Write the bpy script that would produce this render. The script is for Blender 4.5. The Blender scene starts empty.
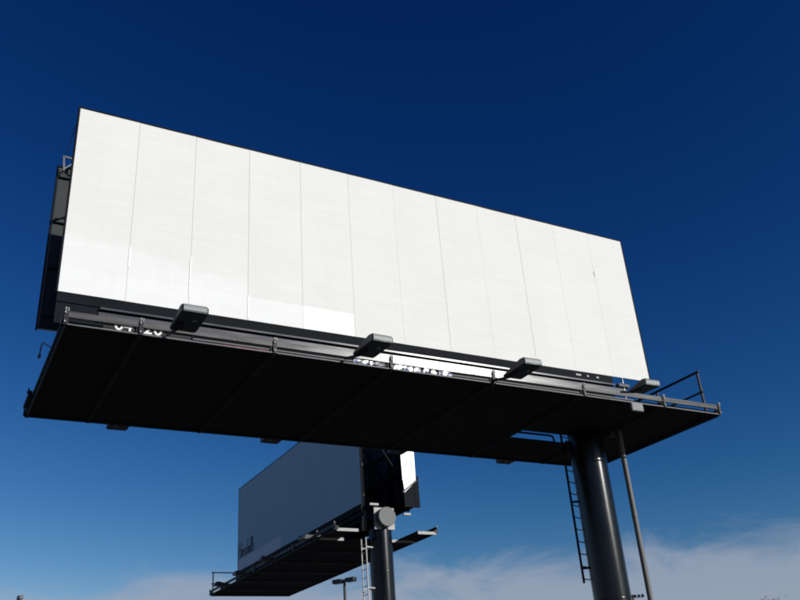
import bpy, math, random
from mathutils import Vector, Matrix

random.seed(7)
S = bpy.context.scene
COL = S.collection
ZB = 9.26                      # height of the near sign's face bottom above the ground

# ---------------------------------------------------------------- camera
cam = bpy.data.cameras.new('camera')
cam.sensor_width = 36.0
cam.lens = 38.436
cam.clip_start = 0.1
cam.clip_end = 6000
co = bpy.data.objects.new('camera', cam)
COL.objects.link(co)
right = Vector((0.87953092, -0.47091491, -0.06829717))
up = Vector((-0.15843385, -0.42515185, 0.89114792))
fwd = Vector((0.44869151, 0.77297157, 0.44854306))
co.matrix_world = Matrix(((right.x, up.x, -fwd.x, -1.49066),
                          (right.y, up.y, -fwd.y, -15.10487),
                          (right.z, up.z, -fwd.z, ZB - 7.66064),
                          (0, 0, 0, 1)))
S.camera = co

# ---------------------------------------------------------------- sun, sky, exposure
SUN = Vector((0.491, -0.808, 0.326)).normalized()
EL = math.asin(SUN.z)
AZ = math.atan2(SUN.x, SUN.y)
sl = bpy.data.lights.new('sun', 'SUN')
sl.energy = 3.9
sl.angle = math.radians(0.53)
sl.color = (1.0, 0.975, 0.93)
so = bpy.data.objects.new('sun', sl)
COL.objects.link(so)
so.rotation_euler = SUN.to_track_quat('Z', 'Y').to_euler()
so.location = (30, -50, 40)

S.view_settings.view_transform = 'Standard'
S.view_settings.look = 'None'
S.view_settings.exposure = 0.0
S.view_settings.gamma = 1.0
S.view_settings.use_curve_mapping = False
S.render.engine = 'CYCLES'
S.cycles.filter_width = 2.0

W = bpy.data.worlds.new('World')
S.world = W
W.use_nodes = True
nt = W.node_tree
N, L = nt.nodes, nt.links


def mth(op, a, b=None, c=None, clamp=False):
    n = N.new('ShaderNodeMath')
    n.operation = op
    n.use_clamp = clamp
    for i, v in enumerate((a, b, c)):
        if v is None:
            continue
        if isinstance(v, (int, float)):
            n.inputs[i].default_value = v
        else:
            L.new(v, n.inputs[i])
    return n.outputs[0]


sky = N.new('ShaderNodeTexSky')
sky.sky_type = 'NISHITA'
sky.sun_disc = False
sky.sun_elevation = EL
sky.sun_rotation = AZ
sky.air_density = 1.0
sky.dust_density = 0.3
sky.ozone_density = 4.0
STR = 0.1
# the camera's deep, polarised blue: one response curve for the whole sky
sep = N.new('ShaderNodeSeparateColor')
L.new(sky.outputs[0], sep.inputs[0])
chan = []
for i, (a, g) in enumerate(((10.54, 2.97), (1.67, 1.93), (1.04, 1.453))):
    raw = sep.outputs[i]
    x = mth('MULTIPLY', raw, STR)
    x = mth('MULTIPLY', mth('POWER', x, g), a / STR)
    chan.append(mth('MINIMUM', x, raw))
com = N.new('ShaderNodeCombineColor')
for i in range(3):
    L.new(chan[i], com.inputs[i])
# thin cloud low over the horizon, in sky directions all the way round
tc = N.new('ShaderNodeTexCoord')
sv = N.new('ShaderNodeSeparateXYZ')
L.new(tc.outputs['Generated'], sv.inputs[0])
mp = N.new('ShaderNodeMapping')
mp.inputs['Scale'].default_value = (2.6, 2.6, 7.5)
mp.inputs['Location'].default_value = (0.35, 1.25, 0.4)
L.new(tc.outputs['Generated'], mp.inputs[0])
n1 = N.new('ShaderNodeTexNoise')
n1.inputs['Scale'].default_value = 2.6
n1.inputs['Detail'].default_value = 9
n1.inputs['Roughness'].default_value = 0.6
n1.inputs['Distortion'].default_value = 0.6
L.new(mp.outputs[0], n1.inputs['Vector'])
# cover grows towards the horizon
h = mth('MULTIPLY_ADD', sv.outputs[2], -7.0, 1.245)
h = mth('MAXIMUM', h, -0.6)
d = mth('ADD', mth('SUBTRACT', n1.outputs[0], 0.5), h)
d = mth('MULTIPLY', d, 2.6, clamp=True)
sm = N.new('ShaderNodeMapRange')
sm.interpolation_type = 'SMOOTHSTEP'
L.new(d, sm.inputs[0])
sm.inputs[1].default_value = 0.0
sm.inputs[2].default_value = 1.0
sm.inputs[3].default_value = 0.0
sm.inputs[4].default_value = 0.8
mx = N.new('ShaderNodeMix')
mx.data_type = 'RGBA'
L.new(sm.outputs[0], mx.inputs[0])
L.new(com.outputs[0], mx.inputs[6])
mx.inputs[7].default_value = (3.2, 3.7, 4.65, 1)
bg = N['Background']
L.new(mx.outputs[2], bg.inputs[0])
bg.inputs[1].default_value = STR


# ---------------------------------------------------------------- materials
def mat(name, col, rough=0.5, metal=0.0, var=0.0, scale=3.0, bump=0.0, bscale=40.0, rvar=0.0, spec=0.5, stretch=(1, 1, 1)):
    m = bpy.data.materials.new(name)
    m.use_nodes = True
    t = m.node_tree
    b = t.nodes['Principled BSDF']
    b.inputs['Base Color'].default_value = (*col, 1)
    b.inputs['Roughness'].default_value = rough
    b.inputs['Metallic'].default_value = metal
    b.inputs['Specular IOR Level'].default_value = spec
    tcn = t.nodes.new('ShaderNodeTexCoord')
    mpn = t.nodes.new('ShaderNodeMapping')
    mpn.inputs['Scale'].default_value = stretch
    t.links.new(tcn.outputs['Object'], mpn.inputs[0])
    if var or rvar:
        n = t.nodes.new('ShaderNodeTexNoise')
        n.inputs['Scale'].default_value = scale
        n.inputs['Detail'].default_value = 7
        n.inputs['Roughness'].default_value = 0.62
        t.links.new(mpn.outputs[0], n.inputs['Vector'])
        if var:
            r = t.nodes.new('ShaderNodeMapRange')
            r.inputs[1].default_value = 0.3
            r.inputs[2].default_value = 0.7
            r.inputs[3].default_value = 1 - var
            r.inputs[4].default_value = 1 + var
            t.links.new(n.outputs[0], r.inputs[0])
            k = t.nodes.new('ShaderNodeMix')
            k.data_type = 'RGBA'
            k.blend_type = 'MULTIPLY'
            k.inputs[0].default_value = 1
            k.inputs[6].default_value = (*col, 1)
            t.links.new(r.outputs[0], k.inputs[7])
            t.links.new(k.outputs[2], b.inputs['Base Color'])
        if rvar:
            r = t.nodes.new('ShaderNodeMapRange')
            r.inputs[1].default_value = 0.3
            r.inputs[2].default_value = 0.7
            r.inputs[3].default_value = max(0.05, rough - rvar)
            r.inputs[4].default_value = rough + rvar
            t.links.new(n.outputs[0], r.inputs[0])
            t.links.new(r.outputs[0], b.inputs['Roughness'])
    if bump:
        n = t.nodes.new('ShaderNodeTexNoise')
        n.inputs['Scale'].default_value = bscale
        n.inputs['Detail'].default_value = 4
        t.links.new(mpn.outputs[0], n.inputs['Vector'])
        bp = t.nodes.new('ShaderNodeBump')
        bp.inputs['Strength'].default_value = bump
        bp.inputs['Distance'].default_value = 0.02
        t.links.new(n.outputs[0], bp.inputs['Height'])
        t.links.new(bp.outputs[0], b.inputs['Normal'])
    return m


M = {
    'paint': mat('black_steel_paint', (0.013, 0.015, 0.018), 0.5, 0, 0.45, 4, 0, 25, 0.08, 0.2),
    'apron': mat('dark_apron_sheet', (0.009, 0.011, 0.014), 0.65, 0, 0.35, 1.5, 0, 25, 0.08, 0.05),
    'pole': mat('black_column_paint', (0.005, 0.006, 0.007), 0.22, 0, 0.5, 2.2, 0.02, 9, 0.02, 0.33, (1, 1, 0.5)),
    'deck': mat('black_deck_steel', (0.010, 0.011, 0.013), 0.65, 0, 0.4, 3, 0, 1, 0.1, 0.3),
    'beam': mat('dark_grey_beam_steel', (0.06, 0.07, 0.075), 0.55, 0, 0.35, 6, 0, 1, 0.1, 0.3),
    'galv': mat('weathered_galvanised_steel', (0.085, 0.086, 0.092), 0.175, 0, 0.4, 2.5, 0, 60, 0.03, 0.42, (0.35, 1, 4)),
    'chord': mat('weathered_edge_channel', (0.088, 0.086, 0.085), 0.215, 0, 0.45, 3.5, 0, 60, 0.04, 0.28, (0.3, 1, 5)),
    'angle': mat('dull_steel_angle', (0.13, 0.13, 0.135), 0.5, 0, 0.4, 5, 0, 60, 0.05, 0.25, (0.4, 1, 3)),
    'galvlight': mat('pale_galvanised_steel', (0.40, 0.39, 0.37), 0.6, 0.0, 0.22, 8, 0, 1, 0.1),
    'cap': mat('dull_grey_cap_paint', (0.17, 0.175, 0.17), 0.6, 0, 0.2, 5, 0, 1, 0.1, 0.2),
    'fixture': mat('fixture_paint_lit', (0.25, 0.28, 0.27), 0.55, 0, 0.2, 9, 0, 1, 0.1),  # paler tone: sun on the housing side put into the colour
    'fixshade': mat('fixture_paint_shade', (0.022, 0.028, 0.032), 0.5, 0, 0.3, 9, 0, 1, 0.1),  # darker tone: shade on the housing put into the colour
    'glass': mat('fixture_glass', (0.35, 0.38, 0.38), 0.08, 0, 0.05, 3),
    'back': mat('dark_sheet_back', (0.013, 0.015, 0.016), 0.6, 0, 0.4, 3, 0, 1, 0.1),
    'red': mat('red_cable_sheath', (0.36, 0.03, 0.03), 0.5, 0, 0.2, 9),
    'conduit': mat('grey_conduit', (0.16, 0.16, 0.165), 0.55, 0.0, 0.2, 5, 0, 1, 0.08),
    'pipe': mat('grey_pipe_steel', (0.13, 0.127, 0.115), 0.6, 0.0, 0.3, 5, 0, 1, 0.1, 0.5, (1, 1, 0.3)),
    'white': mat('white_sign_lettering', (0.80, 0.80, 0.78), 0.5, 0, 0.12, 20),
    'ink': mat('faded_black_lettering', (0.05, 0.05, 0.06), 0.6, 0, 0.3, 10),
    'glint_foil': mat('sun_glint_foil', (0.82, 0.82, 0.82), 0.22, 0.9, 0.2, 6),  # bright metal for the added scraps that imitate sun glints
    'concrete': mat('concrete', (0.33, 0.32, 0.30), 0.85, 0, 0.25, 5, 0.3, 30),
    'bark': mat('bark', (0.09, 0.065, 0.045), 0.9, 0, 0.4, 8, 0.6, 12, 0, 0.3, (1, 1, 0.25)),
    'leaf': mat('leaf', (0.055, 0.085, 0.03), 0.6, 0, 0.4, 2),
    'bronze': mat('dark_bronze_paint', (0.022, 0.02, 0.018), 0.45, 0, 0.3, 6),
}


def add_rust(m, scale, lo):
    t = m.node_tree
    b = t.nodes['Principled BSDF']
    tcn = t.nodes.new('ShaderNodeTexCoord')
    mpn = t.nodes.new('ShaderNodeMapping')
    mpn.inputs['Scale'].default_value = (1, 1, 0.45)
    t.links.new(tcn.outputs['Object'], mpn.inputs[0])
    n = t.nodes.new('ShaderNodeTexNoise')
    n.inputs['Scale'].default_value = scale
    n.inputs['Detail'].default_value = 9
    n.inputs['Roughness'].default_value = 0.7
    t.links.new(mpn.outputs[0], n.inputs['Vector'])
    r = t.nodes.new('ShaderNodeMapRange')
    r.inputs[1].default_value = lo
    r.inputs[2].default_value = lo + 0.05
    t.links.new(n.outputs[0], r.inputs[0])
    k = t.nodes.new('ShaderNodeMix')
    k.data_type = 'RGBA'
    t.links.new(r.outputs[0], k.inputs[0])
    old = b.inputs['Base Color'].links[0].from_socket
    t.links.new(old, k.inputs[6])
    k.inputs[7].default_value = (0.055, 0.028, 0.018, 1)
    t.links.new(k.outputs[2], b.inputs['Base Color'])
    ro = b.inputs['Roughness'].links[0].from_socket
    ad = t.nodes.new('ShaderNodeMath')
    ad.operation = 'MULTIPLY_ADD'
    t.links.new(r.outputs[0], ad.inputs[0])
    ad.inputs[1].default_value = 0.4
    t.links.new(ro, ad.inputs[2])
    t.links.new(ad.outputs[0], b.inputs['Roughness'])


add_rust(M['pole'], 3.0, 0.69)
add_rust(M['chord'], 5.0, 0.60)
add_rust(M['paint'], 5.0, 0.63)


def ground_mat():
    m = bpy.data.materials.new('dusty_asphalt')
    m.use_nodes = True
    t = m.node_tree
    b = t.nodes['Principled BSDF']
    tcn = t.nodes.new('ShaderNodeTexCoord')
    a = t.nodes.new('ShaderNodeTexNoise')
    a.inputs['Scale'].default_value = 0.05
    a.inputs['Detail'].default_value = 8
    c = t.nodes.new('ShaderNodeTexNoise')
    c.inputs['Scale'].default_value = 22
    c.inputs['Detail'].default_value = 6
    t.links.new(tcn.outputs['Object'], a.inputs[0])
    t.links.new(tcn.outputs['Object'], c.inputs[0])
    r = t.nodes.new('ShaderNodeValToRGB')
    r.color_ramp.elements[0].position = 0.42
    r.color_ramp.elements[0].color = (0.045, 0.045, 0.045, 1)
    r.color_ramp.elements[1].position = 0.6
    r.color_ramp.elements[1].color = (0.085, 0.077, 0.065, 1)
    t.links.new(a.outputs[0], r.inputs[0])
    k = t.nodes.new('ShaderNodeMix')
    k.data_type = 'RGBA'
    k.blend_type = 'OVERLAY'
    k.inputs[0].default_value = 0.6
    t.links.new(r.outputs[0], k.inputs[6])
    t.links.new(c.outputs[0], k.inputs[7])
    t.links.new(k.outputs[2], b.inputs['Base Color'])
    b.inputs['Roughness'].default_value = 0.9
    bp = t.nodes.new('ShaderNodeBump')
    bp.inputs['Strength'].default_value = 0.4
    bp.inputs['Distance'].default_value = 0.01
    t.links.new(c.outputs[0], bp.inputs['Height'])
    t.links.new(bp.outputs[0], b.inputs['Normal'])
    return m


def face_mat(name, off, ghost=True):
    """painted-out sign sheeting: cream white, whiter touch-up paint along the lower left, faint grime"""
    m = bpy.data.materials.new(name)
    m.use_nodes = True
    t = m.node_tree
    T, K = t.nodes, t.links
    b = T['Principled BSDF']
    tcn = T.new('ShaderNodeTexCoord')
    mpn = T.new('ShaderNodeMapping')
    mpn.inputs['Location'].default_value = off
    K.new(tcn.outputs['Object'], mpn.inputs[0])
    sx = T.new('ShaderNodeSeparateXYZ')
    K.new(mpn.outputs[0], sx.inputs[0])

    def mm(op, a, bb, clamp=False):
        n = T.new('ShaderNodeMath')
        n.operation = op
        n.use_clamp = clamp
        for i, v in enumerate((a, bb)):
            if isinstance(v, (int, float)):
                n.inputs[i].default_value = v
            else:
                K.new(v, n.inputs[i])
        return n.outputs[0]

    def noise(scale, detail=6, vec=None):
        n = T.new('ShaderNodeTexNoise')
        n.inputs['Scale'].default_value = scale
        n.inputs['Detail'].default_value = detail
        n.inputs['Roughness'].default_value = 0.6
        K.new(vec or mpn.outputs[0], n.inputs['Vector'])
        return n.outputs[0]

    X, Z = sx.outputs[0], sx.outputs[2]
    # rectangular painted strip (z under 0.54 m, x under 6.1 m)
    edge = mm('MULTIPLY', mm('SUBTRACT', noise(6.0), 0.5), 0.03)
    strip = mm('MULTIPLY', mm('LESS_THAN', mm('ADD', Z, edge), 0.545), mm('LESS_THAN', X, 6.085))
    stripb = mm('MULTIPLY', strip, mm('ADD', mm('MULTIPLY', mm('GREATER_THAN', X, 4.86), 0.5), 0.48))
    # brushed-out area to its upper left, ragged top
    ragged = mm('ADD', Z, mm('MULTIPLY', mm('SUBTRACT', noise(1.4), 0.5), 1.3))
    area = mm('MULTIPLY', mm('MULTIPLY', mm('SUBTRACT', 1.34, mm('ADD', ragged, mm('MULTIPLY', X, 0.09))), 3.5, True), mm('LESS_THAN', X, 3.66))
    areab = mm('MULTIPLY', area, 0.36)
    patch = mm('MAXIMUM', stripb, areab) if ghost else mm('MULTIPLY', strip, 0.9)
    base = T.new('ShaderNodeMix')
    base.data_type = 'RGBA'
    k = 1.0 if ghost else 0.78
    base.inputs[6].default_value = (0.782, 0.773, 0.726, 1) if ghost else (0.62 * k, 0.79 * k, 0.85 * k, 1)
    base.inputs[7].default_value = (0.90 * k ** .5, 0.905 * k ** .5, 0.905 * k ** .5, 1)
    K.new(patch, base.inputs[0])
    # grime: faint broad mottling, horizontal roller marks, thin vertical runs
    g1 = noise(0.7)
    mp2 = T.new('ShaderNodeMapping')
    mp2.inputs['Scale'].default_value = (0.5, 1, 5.0)
    K.new(mpn.outputs[0], mp2.inputs[0])
    g2 = noise(1.6, 6, mp2.outputs[0])
    mp3 = T.new('ShaderNodeMapping')
    mp3.inputs['Scale'].default_value = (9.0, 1, 0.35)
    K.new(mpn.outputs[0], mp3.inputs[0])
    g3 = noise(1.2, 6, mp3.outputs[0])
    g = mm('ADD', mm('MULTIPLY', g1, 0.10), mm('ADD', mm('MULTIPLY', g2, 0.12), mm('MULTIPLY', g3, 0.06)))
    g = mm('ADD', g, 0.85)
    mul = T.new('ShaderNodeMix')
    mul.data_type = 'RGBA'
    mul.blend_type = 'MULTIPLY'
    mul.inputs[0].default_value = 1
    K.new(base.outputs[2], mul.inputs[6])
    K.new(g, mul.inputs[7])
    K.new(mul.outputs[2], b.inputs['Base Color'])
    b.inputs['Roughness'].default_value = 0.75
    b.inputs['Specular IOR Level'].default_value = 0.06
    bp = T.new('ShaderNodeBump')
    bp.inputs['Strength'].default_value = 0.25
    bp.inputs['Distance'].default_value = 0.02
    K.new(noise(2.0, 4), bp.inputs['Height'])
    K.new(bp.outputs[0], b.inputs['Normal'])
    return m


# ---------------------------------------------------------------- mesh helpers
class MB:
    def __init__(self):
        self.v, self.f, self.smooth = [], [], []

    def quad_hull(self, pts, faces, smooth=False):
        n = len(self.v)
        self.v += [tuple(p) for p in pts]
        for f in faces:
            self.f.append([n + i for i in f])
            self.smooth.append(smooth)
        return self

    def box(self, x0, x1, y0, y1, z0, z1):
        return self.quad_hull([(x0, y0, z0), (x1, y0, z0), (x1, y1, z0), (x0, y1, z0), (x0, y0, z1), (x1, y0, z1), (x1, y1, z1), (x0, y1, z1)],
                              [(3, 2, 1, 0), (4, 5, 6, 7), (0, 1, 5, 4), (1, 2, 6, 5), (2, 3, 7, 6), (3, 0, 4, 7)])

    def bar(self, p, q, w, h):
        """rectangular bar from p to q, w wide and h high"""
        p, q = Vector(p), Vector(q)
        d = (q - p).normalized()
        a = d.cross(Vector((0, 0, 1)))
        if a.length < 1e-3:
            a = Vector((1, 0, 0))
        a.normalize()
        b = a.cross(d).normalized()
        pts = [c + a * s * w / 2 + b * t * h / 2 for c in (p, q) for s, t in ((-1, -1), (1, -1), (1, 1), (-1, 1))]
        return self.quad_hull(pts, [(0, 1, 2, 3), (7, 6, 5, 4), (0, 4, 5, 1), (1, 5, 6, 2), (2, 6, 7, 3), (3, 7, 4, 0)])

    def tube(self, path, r, n=12, caps=True, smooth=True):
        path = [Vector(p) for p in path]
        rs = r if isinstance(r, (list, tuple)) else [r] * len(path)
        rings = []
        prev = None
        for i, p in enumerate(path):
            d = (path[min(i + 1, len(path) - 1)] - path[max(i - 1, 0)]).normalized()
            a = d.cross(Vector((0, 0, 1))) if prev is None else prev - d * prev.dot(d)
            if a.length < 1e-3:
                a = Vector((1, 0, 0))
            a.normalize()
            prev = a
            b = d.cross(a)
            base = len(self.v)
            for k in range(n):
                t = 2 * math.pi * k / n
                self.v.append(tuple(p + (a * math.cos(t) + b * math.sin(t)) * rs[i]))
            rings.append(base)
        for i in range(len(rings) - 1):
            for k in range(n):
                self.f.append([rings[i] + k, rings[i] + (k + 1) % n, rings[i + 1] + (k + 1) % n, rings[i + 1] + k])
                self.smooth.append(smooth)
        if caps:
            c0 = len(self.v)
            self.v += self.v[rings[0]:rings[0] + n] + self.v[rings[-1]:rings[-1] + n]
            self.f.append([c0 + k for k in reversed(range(n))])
            self.f.append([c0 + n + k for k in range(n)])
            self.smooth += [False, False]
        return self

    def extrude(self, prof, axis, a0, a1):
        """profile of 2D points extruded along axis 'x' (prof = y,z), 'y' (x,z) or 'z' (x,y)"""
        def P(u, w, a):
            return (a, u, w) if axis == 'x' else (u, a, w) if axis == 'y' else (u, w, a)
        n = len(prof)
        pts = [P(u, w, a0) for u, w in prof] + [P(u, w, a1) for u, w in prof]
        fc = [tuple(range(n)), tuple(reversed(range(n, 2 * n)))]
        for i in range(n):
            j = (i + 1) % n
            fc.append((i, i + n, j + n, j))
        return self.quad_hull(pts, fc)

    def mesh(self, name, off=(0, 0, 0)):
        me = bpy.data.meshes.new(name)
        o = Vector(off)
        me.from_pydata([tuple(Vector(p) - o) for p in self.v], [], self.f)
        me.polygons.foreach_set('use_smooth', self.smooth)
        me.update()
        import bmesh
        bm = bmesh.new()
        bm.from_mesh(me)
        bmesh.ops.recalc_face_normals(bm, faces=bm.faces)
        bm.to_mesh(me)
        bm.free()
        return me

    def build(self, name, m, parent=None, off=(0, 0, 0), bevel=0.0):
        me = self.mesh(name, off)
        o = bpy.data.objects.new(name, me)
        COL.objects.link(o)
        me.materials.append(m)
        if parent is not None:
            o.parent = parent
        if bevel:
            md = o.modifiers.new('bevel', 'BEVEL')
            md.width = bevel
            md.segments = 2
            md.limit_method = 'ANGLE'
        return o


def empty(name, loc, rz, label, cat, group=None):
    o = bpy.data.objects.new(name, None)
    COL.objects.link(o)
    o.location = loc
    o.rotation_euler = (0, 0, rz)
    o.empty_display_size = 0.5
    o['label'] = label
    o['category'] = cat
    if group:
        o['group'] = group
    return o


def text_mesh(body, size, depth):
    c = bpy.data.curves.new('lettering', 'FONT')
    c.body = body
    c.size = size
    c.extrude = depth
    c.offset = 0.006
    o = bpy.data.objects.new('lettering', c)
    COL.objects.link(o)
    bpy.context.view_layer.update()
    dg = bpy.context.evaluated_depsgraph_get()
    me = bpy.data.meshes.new_from_object(o.evaluated_get(dg))
    bpy.data.objects.remove(o)
    bpy.data.curves.remove(c)
    return me


# ---------------------------------------------------------------- ground
g = MB()
g.quad_hull([(-2500, -2500, 0), (2500, -2500, 0), (2500, 2500, 0), (-2500, 2500, 0)], [(0, 1, 2, 3)])
go = g.build('ground', ground_mat())
go['kind'] = 'structure'

# ---------------------------------------------------------------- billboards
FW, FH = 14.63, 4.27
DZ0, DZ1 = -1.0, -0.975        # deck underside and top


def deck_profile(y0, y1, pitch=0.16):
    pts = []
    y = y0
    while y < y1 - 1e-4:
        e = min(y + pitch, y1)
        w = e - y
        pts += [(y, DZ1 - 0.004), (y + w * .30, DZ1 - 0.004), (y + w * .40, DZ0), (y + w * .90, DZ0)]
        y = e
    pts += [(y1, DZ1 - 0.004)]
    return pts


def deck(mbx, x0, x1, y0, y1):
    pr = deck_profile(y0, y1)
    n = len(pr)
    pts = [(x0, u, w) for u, w in pr] + [(x1, u, w) for u, w in pr] + [(x0, u, w + .018) for u, w in pr] + [(x1, u, w + .018) for u, w in pr]
    fc = []
    for i in range(n - 1):
        fc.append((i, i + 1, n + i + 1, n + i))
        fc.append((2 * n + i, 3 * n + i, 3 * n + i + 1, 2 * n + i + 1))
    mbx.quad_hull(pts, fc)


def floodlight(root, off, x, yc, z, sgn, rz=0.0, tilt=0.0, reach=.99, side='fixture'):
    """sgn=+1: stands out in front (towards -y); -1: on the rear side"""
    hw = 0.235
    # housing profile in (y,z) with its near side at y=-0.325
    prof = [(-.325, -.065), (-.325, .05), (-.29, .085), (-.20, .095), (.47, -.03), (.50, -.055), (.47, -.075), (-.30, -.075)]
    m = MB()
    n = len(prof)
    pts, fc = [], []
    for (xx, sc) in ((-hw, .86), (-hw + .03, 1), (hw - .03, 1), (hw, .86)):
        for u, w in prof:
            pts.append((xx, u * (.5 + .5 * sc), w * sc))
    for k in range(3):
        for i in range(n):
            j = (i + 1) % n
            fc.append((k * n + i, (k + 1) * n + i, (k + 1) * n + j, k * n + j))
    fc += [tuple(range(n)), tuple(reversed(range(3 * n, 4 * n)))]
    m.quad_hull(pts, fc)
    o = m.build('floodlight', M['fixshade'], root)
    o.location = Vector((x, yc, z)) - Vector(off)
    o.rotation_euler = (tilt * sgn, 0, rz + (0 if sgn > 0 else math.pi))
    m = MB()
    m.box(-.205, .205, -.334, -.3255, -.045, .052)
    m.bar((-.205, -.333, .035), (.205, -.333, .035), .012, .012)
    m.build('side_panel', M[side], o, bevel=.004)  # near side in the paler tone, imitating sun falling on it
    m = MB()
    m.quad_hull([(-.19, -.17, .092), (.19, -.17, .092), (.19, .27, .0), (-.19, .27, .0), (-.19, -.17, .099), (.19, -.17, .099), (.19, .27, .007), (-.19, .27, .007)],
                [(3, 2, 1, 0), (4, 5, 6, 7), (0, 1, 5, 4), (1, 2, 6, 5), (2, 3, 7, 6), (3, 0, 4, 7)])
    m.build('lens', M['glass'], o)
    m = MB()
    m.bar((-.13, .40, -.085), (-.15, reach, .05), .045, .045)
    m.box(-.19, -.07, .12, .30, -.10, -.0755)
    m.build('arm', M['paint'], o)
    m = MB()
    m.box(.04, .12, -.05, .02, -.083, -.0755)
    m.build('drain_plate', M['fixture'], o)
    return o


def sign(cfg):
    root_loc = cfg['base']
    off = Vector((cfg['pole'][0], cfg['pole'][1], -cfg['zb']))
    R = empty('billboard', root_loc, cfg['rz'], cfg['label'], 'billboard', 'blank double-sided billboards')

    def B(m, name, mt, parent=R, bevel=0.0):
        return m.build(name, mt, parent, off, bevel)

    gap, rz_ = cfg['gap'], cfg['rear_z']
    st = cfg['stations']
    y0, y1 = cfg['y0'], cfg['y1']
    x0, x1 = st[0] - .04, st[-1] + .04
    ax = cfg['pole'][1]
    # --- column
    m = MB()
    pz = cfg['pole_top']
    rad = cfg['rad']
    px, py = cfg['pole'][:2]
    n = 48
    m.tube([(px, py, -cfg['zb'] + .25), (px, py, -5.4), (px, py, pz)], rad, n)
    col = B(m, 'column', M['pole'])
    m = MB()
    for zz in (-5.2, -2.4):
        m = MB()
        m.tube([(px, py, zz - .02), (px, py, zz - .006), (px, py, zz + .006), (px, py, zz + .02)], [rad - .002, rad + .0015, rad + .0015, rad - .002], n, False)
        B(m, 'weld_ring', M['pole'], col)
    m = MB()
    m.tube([(px, py, -cfg['zb']), (px, py, -cfg['zb'] + .3)], rad + .35, 40)
    B(m, 'footing', M['concrete'])
    # --- torsion tube on top of the column
    tz, tr = cfg['tube']
    m = MB()
    m.tube([(.9, ax, tz), (cfg['tube_end'], ax, tz)], tr, 32)
    tt = B(m, 'torsion_tube', M['paint'])
    m = MB()
    e = cfg['tube_end']
    m.box(e - .25, e - .21, ax - .44, ax + .44, tz - .44, tz + .40)
    m.box(e - .45, e - .25, ax - .03, ax + .03, tz - .44, pz + .01)
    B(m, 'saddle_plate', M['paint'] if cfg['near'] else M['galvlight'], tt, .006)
    m = MB()
    m.tube([(e - .21, ax, tz), (e + .045, ax, tz), (e + .06, ax, tz)], [tr + .003, tr + .003, tr - .02], 40)
    B(m, 'end_cap', M['cap'], tt)
    # --- faces
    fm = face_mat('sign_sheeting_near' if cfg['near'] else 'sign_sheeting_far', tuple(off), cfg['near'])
    pw = FW / 12
    for side in (0, 1):
        for i in range(12):
            m = MB()
            a, b = i * pw + .003, (i + 1) * pw - .003
            t0 = random.uniform(-.002, .002)
            t1 = t0 + random.uniform(-.002, .002)
            yy = 0.0 if side == 0 else gap
            s = 1 if side == 0 else -1
            zz = 0 if side == 0 else rz_
            # sheet with a barely bowed surface
            pts, fc = [], []
            nx, nz = 4, 5
            for k in range(nz + 1):
                for j in range(nx + 1):
                    u, w = j / nx, k / nz
                    bow = .004 * math.sin(math.pi * u) * math.sin(math.pi * w * 2 + i) + t0 * (1 - u) + t1 * u
                    pts.append((a + (b - a) * u, yy + s * bow, zz + .003 + (FH - .006) * w))
            nn = len(pts)
            for k in range(nz + 1):
                for j in range(nx + 1):
                    u, w = j / nx, k / nz
                    pts.append((a + (b - a) * u, yy + s * .022, zz + .003 + (FH - .006) * w))
            for k in range(nz):
                for j in range(nx):
                    q0 = k * (nx + 1) + j
                    fc.append((q0, q0 + 1, q0 + nx + 2, q0 + nx + 1))
                    fc.append((nn + q0, nn + q0 + nx + 1, nn + q0 + nx + 2, nn + q0 + 1))
            edge = [j for j in range(nx + 1)] + [k * (nx + 1) + nx for k in range(1, nz + 1)] + [nz * (nx + 1) + j for j in reversed(range(nx))] + [k * (nx + 1) for k in reversed(range(1, nz))]
            for q in range(len(edge)):
                p_, r_ = edge[q], edge[(q + 1) % len(edge)]
                fc.append((p_, nn + p_, nn + r_, r_))
            m.quad_hull(pts, fc)
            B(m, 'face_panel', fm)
        yy = 0.0 if side == 0 else gap
        s = 1 if side == 0 else -1
        zz = 0 if side == 0 else rz_
        # trim frame
        m = MB()
        def bx(xa, xb, ya, yb, za, zb_):
            m.box(xa, xb, min(yy + s * ya, yy + s * yb), max(yy + s * ya, yy + s * yb), zz + za, zz + zb_)
        bx(-.035, FW + .035, -.008, .07, FH, FH + .035)
        bx(-.035, -.001, -.008, .07, -.02, FH - .001)
        bx(FW + .001, FW + .035, -.008, .07, -.02, FH - .001)
        B(m, 'trim_frame', M['apron'])
        m = MB()
        bx(.02, FW - .02, .03, .06, .02, FH - .02)
        B(m, 'backing_sheet', M['back'])
        # uprights and stringers behind the sheet
        for sx in cfg['uprights']:
            m = MB()
            lo = -.95 if side == 0 else -.12
            bx(sx - .06, sx + .06, .14, .16, lo, FH - .1)
            bx(sx - .008, sx + .008, .161, .299, lo, FH - .1)
            bx(sx - .06, sx + .06, .30, .32, lo, FH - .1)
            B(m, 'upright', M['apron'])
        for hz in (.3, 1.5, 2.7, 3.95):
            m = MB()
            bx(.05, FW - .05, .062, .138, hz, hz + .1)
            B(m, 'stringer', M['back'])
    # cross braces between the two faces
    for sx in cfg['uprights']:
        m = MB()
        m.bar((sx + .1, .3, 3.6), (sx + .1, gap - .3, .9 + rz_), .06, .06)
        m.bar((sx + .1, .3, 3.75), (sx + .1, gap - .3, 3.75), .06, .06)
        B(m, 'brace', M['apron'])
    # apron under the front face
    xa, xb = cfg['apron']
    m = MB()
    m.extrude([(.02, -.003), (.07, -.003), (.07, -.62), (.045, -.62), (.045, -.19), (.02, -.19)], 'x', xa, xb)
    B(m, 'apron', M['apron'])
    m = MB()
    m.extrude([(-.03, -.215), (.043, -.215), (.043, -.225), (-.022, -.225), (-.022, -.252), (-.03, -.252)], 'x', .78, xb + .1)
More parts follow.
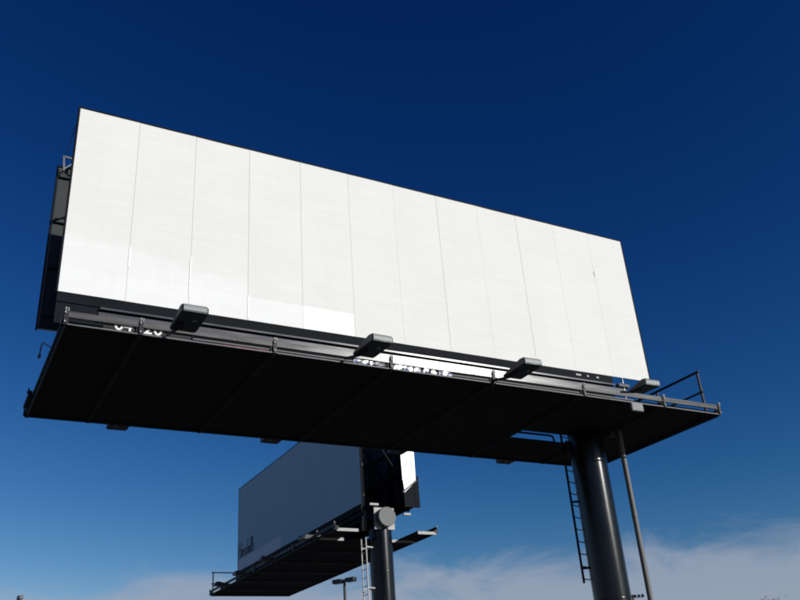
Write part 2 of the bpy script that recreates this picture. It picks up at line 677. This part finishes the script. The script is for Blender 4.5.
    B(m, 'ledge_angle', M['galv'] if cfg['near'] else M['apron'])
    m = MB()
    m.extrude([(-.06, -.33), (.04, -.33), (.04, -.345), (-.045, -.345), (-.045, -.455), (.04, -.455), (.04, -.47), (-.06, -.47)], 'x', .75, xb + .35)
    B(m, 'front_beam', M['galv'] if cfg['near'] else M['apron'], R, .004)
    # --- deck between the edge chords, bay by bay, on cross beams
    for i in range(len(st) - 1):
        a, b = st[i] + .0005, st[i + 1] - .0005
        for (ya, yb) in cfg['bays'][i]:
            m = MB()
            if cfg['hole'] and cfg['hole'][0] == i:
                hx0, hx1, hy0, hy1 = cfg['hole'][1:]
                deck(m, a, b, ya, hy0)
                deck(m, a, b, hy1, yb)
                deck(m, a, hx0, hy0 + .001, hy1 - .001)
                deck(m, hx1, b, hy0 + .001, hy1 - .001)
            else:
                deck(m, a, b, ya, yb)
            B(m, 'deck_panel', M['deck'])
    for i, sx in enumerate(st):
        for (ya, yb) in cfg['beams'][i]:
            m = MB()
            m.box(sx - .04, sx + .04, ya, yb, DZ0 - .012, DZ0 - .003)
            m.box(sx - .005, sx + .005, ya, yb, DZ0 - .075, DZ0 - .0125)
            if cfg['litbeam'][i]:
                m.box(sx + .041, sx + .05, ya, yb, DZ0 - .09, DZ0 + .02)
            B(m, 'cross_beam', M['galvlight'] if cfg['litbeam'][i] else M['beam'])  # beams in the sun get paler steel, the light put into the colour
        if i in (0, len(st) - 1):
            m = MB()
            xo = sx - .05 if i == 0 else sx + .005
            for (ya, yb) in cfg['beams'][i]:
                m.box(xo, xo + .045, ya, yb, DZ0 - .0025, DZ0 + .06)
            if not cfg['litbeam'][i]:
                B(m, 'end_angle', M['paint'])
    # --- edge chords front and rear
    for side in (0, 1):
        yy, s = (y0, 1) if side == 0 else (y1, -1)
        segs = cfg['chords']
        for (ca, cb) in segs:
            m = MB()
            pr = [(0, -.90), (0, -.785), (.05, -.785), (.05, -.793), (.008, -.793), (.008, -.892), (.05, -.892), (.05, -.90)]
            m.extrude([(yy + s * u, w) for u, w in pr], 'x', ca, cb)
            B(m, 'edge_channel', M['chord'] if side == 0 and cfg['near'] else M['paint'])
            m = MB()
            pr = [(.0, -1.045), (0, -1.02), (.05, -1.02), (.05, -1.027), (.007, -1.027), (.007, -1.045)]
            if side == 1:
                pr = [(.0, -1.045), (0, -.902), (.008, -.902), (.008, -.98), (.06, -.98), (.06, -1.045)]
            m.extrude([(yy + s * u, w) for u, w in pr], 'x', ca, cb)
            B(m, 'edge_angle', M['angle'] if side == 0 and cfg['near'] else M['paint'])
        for sx in st:
            if not any(ca - .1 <= sx <= cb + .1 for ca, cb in segs):
                continue
            m = MB()
            ya, yb = sorted((yy - s * .022, yy - s * .004))
            m.box(sx - .035, sx + .035, ya, yb, -1.05, -.765)
            m.box(sx - .075, sx + .055, min(yy + s * .02, yy + s * .12), max(yy + s * .02, yy + s * .12), -1.03, -.905)
            br = B(m, 'hanger_bracket', M['paint'])
            for dz in (-.75, -.83, -1.0):
                m = MB()
                m.tube([(sx - .012, yy - s * .02, dz), (sx - .012, yy - s * .05, dz)], .016, 6, smooth=False)
                if dz > -.8:
                    m.tube([(sx - .012, yy - s * .03, dz - .05), (sx - .012, yy - s * .03, dz + .02)], .010, 8)
                    m.tube([(sx + .03, yy - s * .03, dz - .05), (sx + .03, yy - s * .03, dz + .02)], .010, 8)
                B(m, 'bolt', M['galvlight'], br)
    # --- floodlights
    for k, (lx, rz, tilt) in enumerate(cfg['lights']):
        fl = floodlight(R, off, lx, cfg['light_y'], cfg['light_z'], 1, rz, tilt, y0 - cfg['light_y'] - .01)
        if cfg['near'] and k == 3:      # a shorter model at the right end
            fl.scale = (.95, .72, 1)
    for lx in cfg['rear_lights']:
        floodlight(R, off, lx, y1 + .46, -.825, -1, 0, 0, .51, 'fixshade')
    # --- guard rails at the platform ends
    for (p, q, posts, toe) in cfg['rails']:
        p, q = Vector(p), Vector(q)
        m = MB()
        zt = cfg['rail_z']
        m.bar((p.x, p.y, zt), (q.x, q.y, zt), .05, .05)
        m.bar((p.x, p.y, zt - .56), (q.x, q.y, zt - .56), .04, .04)
        rl = B(m, 'guard_rail', M['paint'])
        for f in posts:
            c = p.lerp(q, f)
            m = MB()
            m.bar((c.x, c.y, -.96), (c.x, c.y, zt - .026), .05, .05)
            B(m, 'rail_post', M['paint'], rl)
    # --- ladder on the column
    lc = cfg['ladder']
    la, lb = Vector(lc['a']), Vector(lc['b'])
    m = MB()
    for p in (la, lb):
        m.bar((p.x, p.y, lc['z0']), (p.x, p.y, lc['z1']), .05, .035)
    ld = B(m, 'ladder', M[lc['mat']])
    zz = lc['z0'] + .1
    while zz < lc['z1'] - .05:
        m = MB()
        m.tube([(la.x, la.y, zz), (lb.x, lb.y, zz)], .014, 8)
        B(m, 'rung', M[lc['mat']], ld)
        zz += .305
    for zz in lc['stand']:
        m = MB()
        for p in (la, lb):
            dirv = Vector((px, py)) - Vector((p.x, p.y))
            t = p + Vector((dirv.x, dirv.y, 0)) * .8
            m.bar((p.x, p.y, zz), (t.x, t.y, zz), .04, .05)
        B(m, 'standoff', M[lc['mat']], ld)
    return R, B, off


# near sign: face in the plane y = 0, from x = 0 to x = 14.63
st1 = [.10, 1.38, 3.92, 6.46, 9.0, 11.54, 14.05, 15.96]
full = [(-.80, 4.12)]
cfg1 = dict(near=True, base=(13.55, 1.63, 0), rz=0.0, zb=ZB, pole=(13.55, 1.63), rad=.455, pole_top=-.96, tube=(-.52, .40), tube_end=14.3,
            gap=3.26, rear_z=.65, stations=st1, y0=-.85, y1=4.17, bays=[full] * 7, beams=[full] * 8, litbeam=[False] * 8,
            hole=(5, 11.68, 13.5, 1.86, 2.5), chords=[(.06, 16.0)], apron=(0.0, 13.35),
            uprights=[.5, 2.6, 5.2, 7.8, 10.4, 13.0], light_y=-1.83, light_z=-1.03, lights=[(2.0, 0, 0), (5.58, .03, .02), (9.11, -.03, 0), (12.52, -.05, .05)],
            rear_lights=[2.15, 5.95, 9.6, 13.2], rail_z=.28,
            rails=[((15.96, -.50, 0), (15.96, 3.9, 0), (.015, .36, .98), 0)],
            ladder=dict(a=(13.04, 1.98, 0), b=(13.42, 2.13, 0), z0=-4.75, z1=-.9, mat='paint', stand=(-2.75, -4.4)),
            label='near blank white billboard on a thick black column, filling the picture')
R1, B1, off1 = sign(cfg1)

# far sign: turned a quarter, its shaded face looking left, near end by its column
cz = ZB + .16
st2 = [-.9, .9, 3.3, 5.7, 8.1, 10.5, 13.0, 14.62]
fr, bk = (-1.1, -.22), (2.35, 3.17)
cfg2 = dict(near=False, base=(14.25, 14.95, 0), rz=-math.pi / 2, zb=cz, pole=(13.78, 1.15), rad=.455, pole_top=-.80, tube=(-.42, .375), tube_end=14.42,
            gap=2.42, rear_z=0.0, stations=st2, y0=-1.15, y1=3.22, bays=[[(-1.1, 3.17)]] * 6 + [[fr, bk]], beams=[[(-1.1, 3.17)]] * 6 + [[(-1.1, -.05), (1.9, 3.17)], [fr, bk]],
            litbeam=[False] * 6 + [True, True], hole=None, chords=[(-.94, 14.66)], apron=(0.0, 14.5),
            uprights=[.5, 2.6, 5.2, 7.8, 10.4, 13.0, 14.2], light_y=-1.58, light_z=-1.0, lights=[(2.3, 0, 0), (5.2, .05, 0), (8.6, -.05, 0), (13.0, .25, .2)],
            rear_lights=[], rail_z=.1,
            rails=[((-.9, -1.1, 0), (-.9, 3.1, 0), (.02, .5, .98), 0)],
            ladder=dict(a=(14.05, .38, 0), b=(13.65, .38, 0), z0=-7.6, z1=-1.15, mat='galvlight', stand=(-1.5, -3.0, -5.5)),
            label='far billboard seen from its end, shaded white face turned left')
R2, B2, off2 = sign(cfg2)

# --- near sign: fittings along the front edge
m = MB()
m.box(.74, 2.3, -.796, -.79, -1.015, -.79)
num = B1(m, 'number_plate', M['paint'])
for ch, x in (('0', .93), ('4', 1.09), ('2', 1.44), ('0', 1.62)):
    me = text_mesh(ch, .40, .003)
    me.transform(Matrix.Rotation(math.pi / 2, 4, 'X'))
    xs = [v.co.x for v in me.vertices]
    me.transform(Matrix.Translation((-min(xs), 0, 0)))
    w = max(v.co.x for v in me.vertices)
    me.transform(Matrix.Scale(.15 / w, 4, (1, 0, 0)))
    me.transform(Matrix.Scale(.19 / max(v.co.z for v in me.vertices), 4, (0, 0, 1)))
    me.materials.clear()
    me.materials.append(M['white'])
    o = bpy.data.objects.new('numeral', me)
    COL.objects.link(o)
    o.parent = num
    o.location = Vector((x, -.8005, -.985)) - off1

for nm, mt, r, zc, xa, xb, amp in (('conduit', 'conduit', .019, -.955, 2.34, 13.1, .002), ('cable', 'red', .011, -.998, 1.95, 5.1, .006)):
    m = MB()
    pts = []
    k = 40
    for i in range(k + 1):
        x = xa + (xb - xa) * i / k
        pts.append((x, -.782, zc + amp * math.sin(x * 2.3) + random.uniform(-.5, .5) * amp))
    m.tube(pts, r, 8)
    B1(m, nm, M[mt])

# silvery wrapping added in the edge slot, standing in for sun on galvanised bars
rnd = random.Random(5)
pieces = [(5.62, 5.95), (6.0, 6.32), (6.52, 6.74), (6.78, 6.98), (7.02, 7.18), (7.24, 7.36), (7.42, 7.55), (7.62, 7.95)]
glint_root = empty('sun_glints', (6.8, -.80, ZB - .97), 0, 'crumpled silvery wrapping added for sun gleaming on galvanised bars in the slot under the second floodlight', 'glints')
for a, b in pieces:
    m = MB()
    nx = max(2, int((b - a) / .065))
    nz = 2
    pts, fc = [], []
    for k in range(nz + 1):
        for j in range(nx + 1):
            u = j / nx
            top = rnd.uniform(-.006, .006)
            w = k / nz
            zlo = -1.012 + .03 * abs(math.sin(j * 1.7)) * (1 - w)
            pts.append((a + (b - a) * u + rnd.uniform(-.008, .008), -.812 + rnd.uniform(-.013, .013), zlo + (.10 + top) * w))
    for k in range(nz):
        for j in range(nx):
            q = k * (nx + 1) + j
            fc += [(q, q + 1, q + nx + 2), (q, q + nx + 2, q + nx + 1)]
    m.quad_hull(pts, fc)
    o = m.build('glint_scrap', M['glint_foil'], glint_root, (6.8, -.80, -.97))
    md = o.modifiers.new('thickness', 'SOLIDIFY')
    md.thickness = .003

# junction box under the right end, clips on the apron, loose flaps on the face
m = MB()
m.box(12.93, 13.29, -.875, -.80, -1.25, -1.046)
jb = B1(m, 'junction_box', M['conduit'], R1, .006)
m = MB()
m.box(12.95, 13.27, -.882, -.8755, -1.235, -1.062)
B1(m, 'cover', M['conduit'], jb)
for x, w in ((12.15, .16), (12.5, .06), (12.8, .08)):
    m = MB()
    m.box(x, x + w, .0, .0195, -.115, -.075)
    B1(m, 'clip', M['galvlight'])
m = MB()
m.box(13.4, 13.75, -.12, .0, -.30, -.22)
m.tube([(13.6, -.06, -.78), (13.6, -.06, -.03)], .018, 8)
B1(m, 'stub_support', M['galv'])
for x, za, zb_, d in ((2.435, .28, 1.25, .006), (1.222, .72, 1.25, .006), (3.66, .02, .6, .004), (13.41, 2.9, 3.1, .012)):
    m = MB()
    m.quad_hull([(x + .012, -.006, za), (x - .010, -.006 - d, za + .05), (x - .012, -.006 - d, zb_ - .06), (x + .012, -.006, zb_),
                 (x + .012, -.003, za), (x - .010, -.003 - d, za + .05), (x - .012, -.003 - d, zb_ - .06), (x + .012, -.003, zb_)],
                [(0, 1, 2, 3), (7, 6, 5, 4), (0, 4, 5, 1), (1, 5, 6, 2), (2, 6, 7, 3), (3, 7, 4, 0)])
    B1(m, 'lifted_edge', M['white'])
# rail bar crossing the opening beside the column
m = MB()
m.tube([(11.2, 2.63, -.75), (13.2, 2.64, -.75), (13.3, 2.64, -.77), (13.33, 2.64, -.82), (13.33, 2.64, -.97)], .028, 10)
B1(m, 'grab_bar', M['paint'])
# frame ends and a drop wire at the left end of the rear face
m = MB()
m.bar((.1, 3.0, 4.7), (.06, 3.0, 5.12), .035, .035)
m.bar((.06, 3.0, 5.1), (.55, 3.0, 5.06), .035, .04)
m.bar((.1, 3.0, 4.75), (.5, 3.0, 5.2), .03, .03)
m.bar((.3, 3.0, 4.7), (.3, 3.0, 5.05), .05, .05)
B1(m, 'outrigger', M['conduit'])
m = MB()
m.tube([(.1, 3.0, 5.2), (.06, 1.6, 4.75), (.03, .1, 4.2)], .010, 6)
B1(m, 'guy_wire', M['paint'])
m = MB()
m.tube([(.1, .4, -1.0), (-.02, 1.3, -.5), (-.03, 1.41, -.52), (-.03, 1.55, -.66)], .014, 6)
m.tube([(-.03, 1.55, -.64), (-.03, 1.57, -.67), (-.03, 1.58, -.72)], [.02, .035, .02], 8)
B1(m, 'drop_wire', M['conduit'])
m = MB()
m.box(-.02, .045, 2.9, 3.8, -.99, -.90)
m.box(-.05, -.021, 2.75, 2.95, -.96, -.91)
B1(m, 'end_plate', M['paint'])
# grey block at the column head
m = MB()
m.box(13.98, 14.22, 1.10, 1.24, -1.16, -1.016)
B1(m, 'head_block', M['beam'])

# --- far sign: bright end plate, dark lower plate, lettering
m = MB()
m.quad_hull([(14.66, 1.82, 1.0), (14.66, 2.42, 1.0), (14.66, 2.42, 4.2), (14.66, 1.82, 4.2), (14.675, 1.82, 1.0), (14.675, 2.42, 1.0), (14.675, 2.42, 4.2), (14.675, 1.82, 4.2)],
            [(3, 2, 1, 0), (4, 5, 6, 7), (0, 1, 5, 4), (1, 2, 6, 5), (2, 3, 7, 6), (3, 0, 4, 7)])
m.quad_hull([(14.66, 1.84, .98), (14.66, 2.41, .98), (14.66, 1.88, .50), (14.675, 1.84, .98), (14.675, 2.41, .98), (14.675, 1.88, .50)],
            [(2, 1, 0), (3, 4, 5), (0, 1, 4, 3), (1, 2, 5, 4), (2, 0, 3, 5)])
B2(m, 'end_plate', M['galv'])
m = MB()
m.box(14.60, 14.655, 1.86, 2.55, -.05, 1.2)
B2(m, 'lower_end_plate', M['apron'])
m = MB()
m.bar((14.68, 1.80, .52), (14.68, 2.44, 1.02), .03, .05)
B2(m, 'plate_brace', M['beam'])
for (a, b, z) in ((.38, .75, .02), (1.85, 2.15, -.3)):
    m = MB()
    m.box(14.45, 14.56, a, b, z - .05, z + .03)
    B2(m, 'tie_bar', M['galvlight'])

# script lettering left standing on the far face, drawn as brush strokes
def stroke(m, pts, w=.035):
    for (xa, za), (xb, zb_) in zip(pts, pts[1:]):
        dx, dz = xb - xa, zb_ - za
        l = math.hypot(dx, dz) or 1
        nx, nz = -dz / l * w, dx / l * w
        ex, ez = dx / l * w * .6, dz / l * w * .6
        y = -.0095
        q = [(xa - ex + nx, y, za - ez + nz), (xa - ex - nx, y, za - ez - nz), (xb + ex - nx, y, zb_ + ez - nz), (xb + ex + nx, y, zb_ + ez + nz)]
        m.quad_hull(q + [(a, y + .003, c) for a, _, c in q], [(0, 1, 2, 3), (7, 6, 5, 4), (0, 4, 5, 1), (1, 5, 6, 2), (2, 6, 7, 3), (3, 7, 4, 0)])

def glyph(ch, x, s):
    sl = .18
    def T(pts):
        return [(x + (u + sl * v) * s, .62 + v * s) for u, v in pts]
    A = {'o': [[(.1, .1), (.02, .25), (.12, .45), (.3, .45), (.36, .25), (.26, .05), (.1, .1)]],
         'a': [[(.34, .42), (.15, .46), (.02, .25), (.1, .03), (.26, .1), (.36, .42), (.32, .1), (.42, .02)]],
         'n': [[(.02, .45), (.04, .02)], [(.04, .3), (.2, .46), (.32, .4), (.32, .02)]],
         'd': [[(.32, .40), (.12, .44), (.02, .22), (.1, .03), (.28, .12)], [(.38, 1.0), (.34, .02)]],
         'l': [[(.05, .1), (.22, .7), (.2, 1.0), (.1, .9), (.08, .1), (.22, .03)]],
         'H': [[(.05, 1.0), (.02, 0)], [(.45, 1.0), (.42, 0)], [(.02, .5), (.5, .55)]],
         's': [[(.3, .42), (.12, .44), (.1, .3), (.28, .2), (.24, .04), (.04, .05)]]}
    return [T(p) for p in A[ch]]

m = MB()
x = .06
for ch, adv in zip('Handalls', (.55, .46, .42, .46, .46, .26, .28, .4)):
    for s in glyph(ch, x, .74):
        stroke(m, s)
    x += adv * .74
B2(m, 'lettering', M['ink'])

# ---------------------------------------------------------------- slim upright pipe right of the column
pp = empty('steel_pipe', (14.22, 1.05, 0), 0, 'slim grey upright steel pipe just right of the thick black column', 'pipe')
m = MB()
m.tube([(0, 0, 0), (0, 0, 4), (0, 0, ZB - 1.02)], .068, 16)
m.build('shaft', M['pipe'], pp)
for z in (2.9, 6.0):
    m = MB()
    m.tube([(0, 0, z - .07), (0, 0, z - .06), (0, 0, z + .06), (0, 0, z + .07)], [.067, .071, .071, .067], 16)
    m.build('coupling', M['pipe'], pp)
m = MB()
m.box(-.12, .12, -.12, .12, 0, .025)
m.build('base_plate', M['pipe'], pp)

# ---------------------------------------------------------------- lamps and trees whose tops reach into the frame
def lamp(name, loc, height, heads, label, hs=1.0, rz=0.0):
    e = empty(name, loc, rz, label, 'street lamp')
    m = MB()
    m.tube([(0, 0, 0), (0, 0, height * .5), (0, 0, height)], [.11, .09, .075], 14)
    m.build('mast', M['bronze'], e)
    m = MB()
    m.tube([(0, 0, 0), (0, 0, .5)], .28, 20)
    m.build('footing', M['concrete'], e)
    for s in heads:
        m = MB()
        m.bar((0, 0, height - .06), (s * .35 * hs, 0, height - .06), .06, .06)
        m.build('bracket', M['bronze'], e)
        m = MB()
        x0, x1 = (.16 * hs, .85 * hs)
        a, b = sorted((s * x0, s * x1))
        m.box(a, b, -.22 * hs, .22 * hs, height - .16, height + .06)
        hd = m.build('lamp_head', M['bronze'], e, bevel=.03)
        m = MB()
        m.box(a + .06, b - .06, -.16 * hs, .16 * hs, height - .172, height - .1605)
        m.build('lens', M['glass'], hd)
    return e


lamp('street_lamp', (19.9, 30.4, 0), 9.38, (-1, 1), 'dark twin-headed lamp post below the far billboard platform', .85, math.radians(-58))
lamp('street_lamp', (4.35, 44.6, 0), 10.5, (1,), 'single-headed lamp post with only its tip showing at bottom left corner', .6, math.radians(-75))

# floodlit-field mast with rows of lamps, far off
fx, fy = 128.5, 123.4
fm_ = empty('floodlight_mast', (fx, fy, 0), math.radians(-25), 'distant sports floodlight mast between the thick column and slim pipe', 'light mast')
hh = 23.0
m = MB()
m.tube([(0, 0, 0), (0, 0, hh)], [.4, .2], 12)
m.build('mast', M['bronze'], fm_)
for r in range(3):
    z = hh - .2 - r * 1.25
    m = MB()
    m.bar((-2.2, 0, z - .35), (2.2, 0, z - .35), .12, .12)
    ca = m.build('crossarm', M['bronze'], fm_)
    for k in range(6):
        m = MB()
        x = -2.0 + k * .8
        m.tube([(x, .25, z + .12), (x, 0, z), (x, -.25, z - .12)], [.12, .27, .32], 10)
        m.build('lamp', M['bronze'], ca)


def tree(loc, height, label, seed, spread):
    r = random.Random(seed)
    e = empty('tree', loc, 0, label, 'tree')
    m = MB()
    m.tube([(0, 0, 0), (.1, .05, height * .3), (-.05, .1, height * .6), (.05, 0, height * .97)], [.22, .17, .1, .015], 10)
    tips = [(0, 0, height * .97)]
    for k in range(26):
        t = .28 + .66 * k / 26
        a = k * 2.4 + r.uniform(-.4, .4)
        ln = spread * (1.05 - t) * r.uniform(.8, 1.2) + .3
        p0 = Vector((0, 0, height * t))
        p2 = p0 + Vector((math.cos(a) * ln, math.sin(a) * ln, ln * .55))
        p1 = p0.lerp(p2, .5) + Vector((0, 0, .12))
        m.tube([p0, p1, p2], [.06 * (1.2 - t), .04 * (1.2 - t), .008], 6)
        tips += [tuple(p0.lerp(p2, q)) for q in (.4, .6, .8, 1)]
    m.build('trunk', M['bark'], e)
    m = MB()
    for p in tips:
        for q in range(42):
            c = Vector(p) + Vector((r.gauss(0, .26), r.gauss(0, .26), r.gauss(0, .22)))
            d = Vector((r.uniform(-1, 1), r.uniform(-1, 1), r.uniform(-.4, 1))).normalized()
            s = d.cross(Vector((r.uniform(-1, 1), r.uniform(-1, 1), r.uniform(-1, 1)))).normalized()
            ln = r.uniform(.07, .13)
            m.quad_hull([c, c + d * ln * .5 + s * ln * .28, c + d * ln, c + d * ln * .5 - s * ln * .28], [(0, 1, 2, 3)])
    cr = m.build('crown', M['leaf'], e)
    cr['kind'] = 'stuff'
    return e


tree((46.7, 23.9, 0), 7.3, 'dark tree tip at the bottom edge, far right', 3, 3.0)
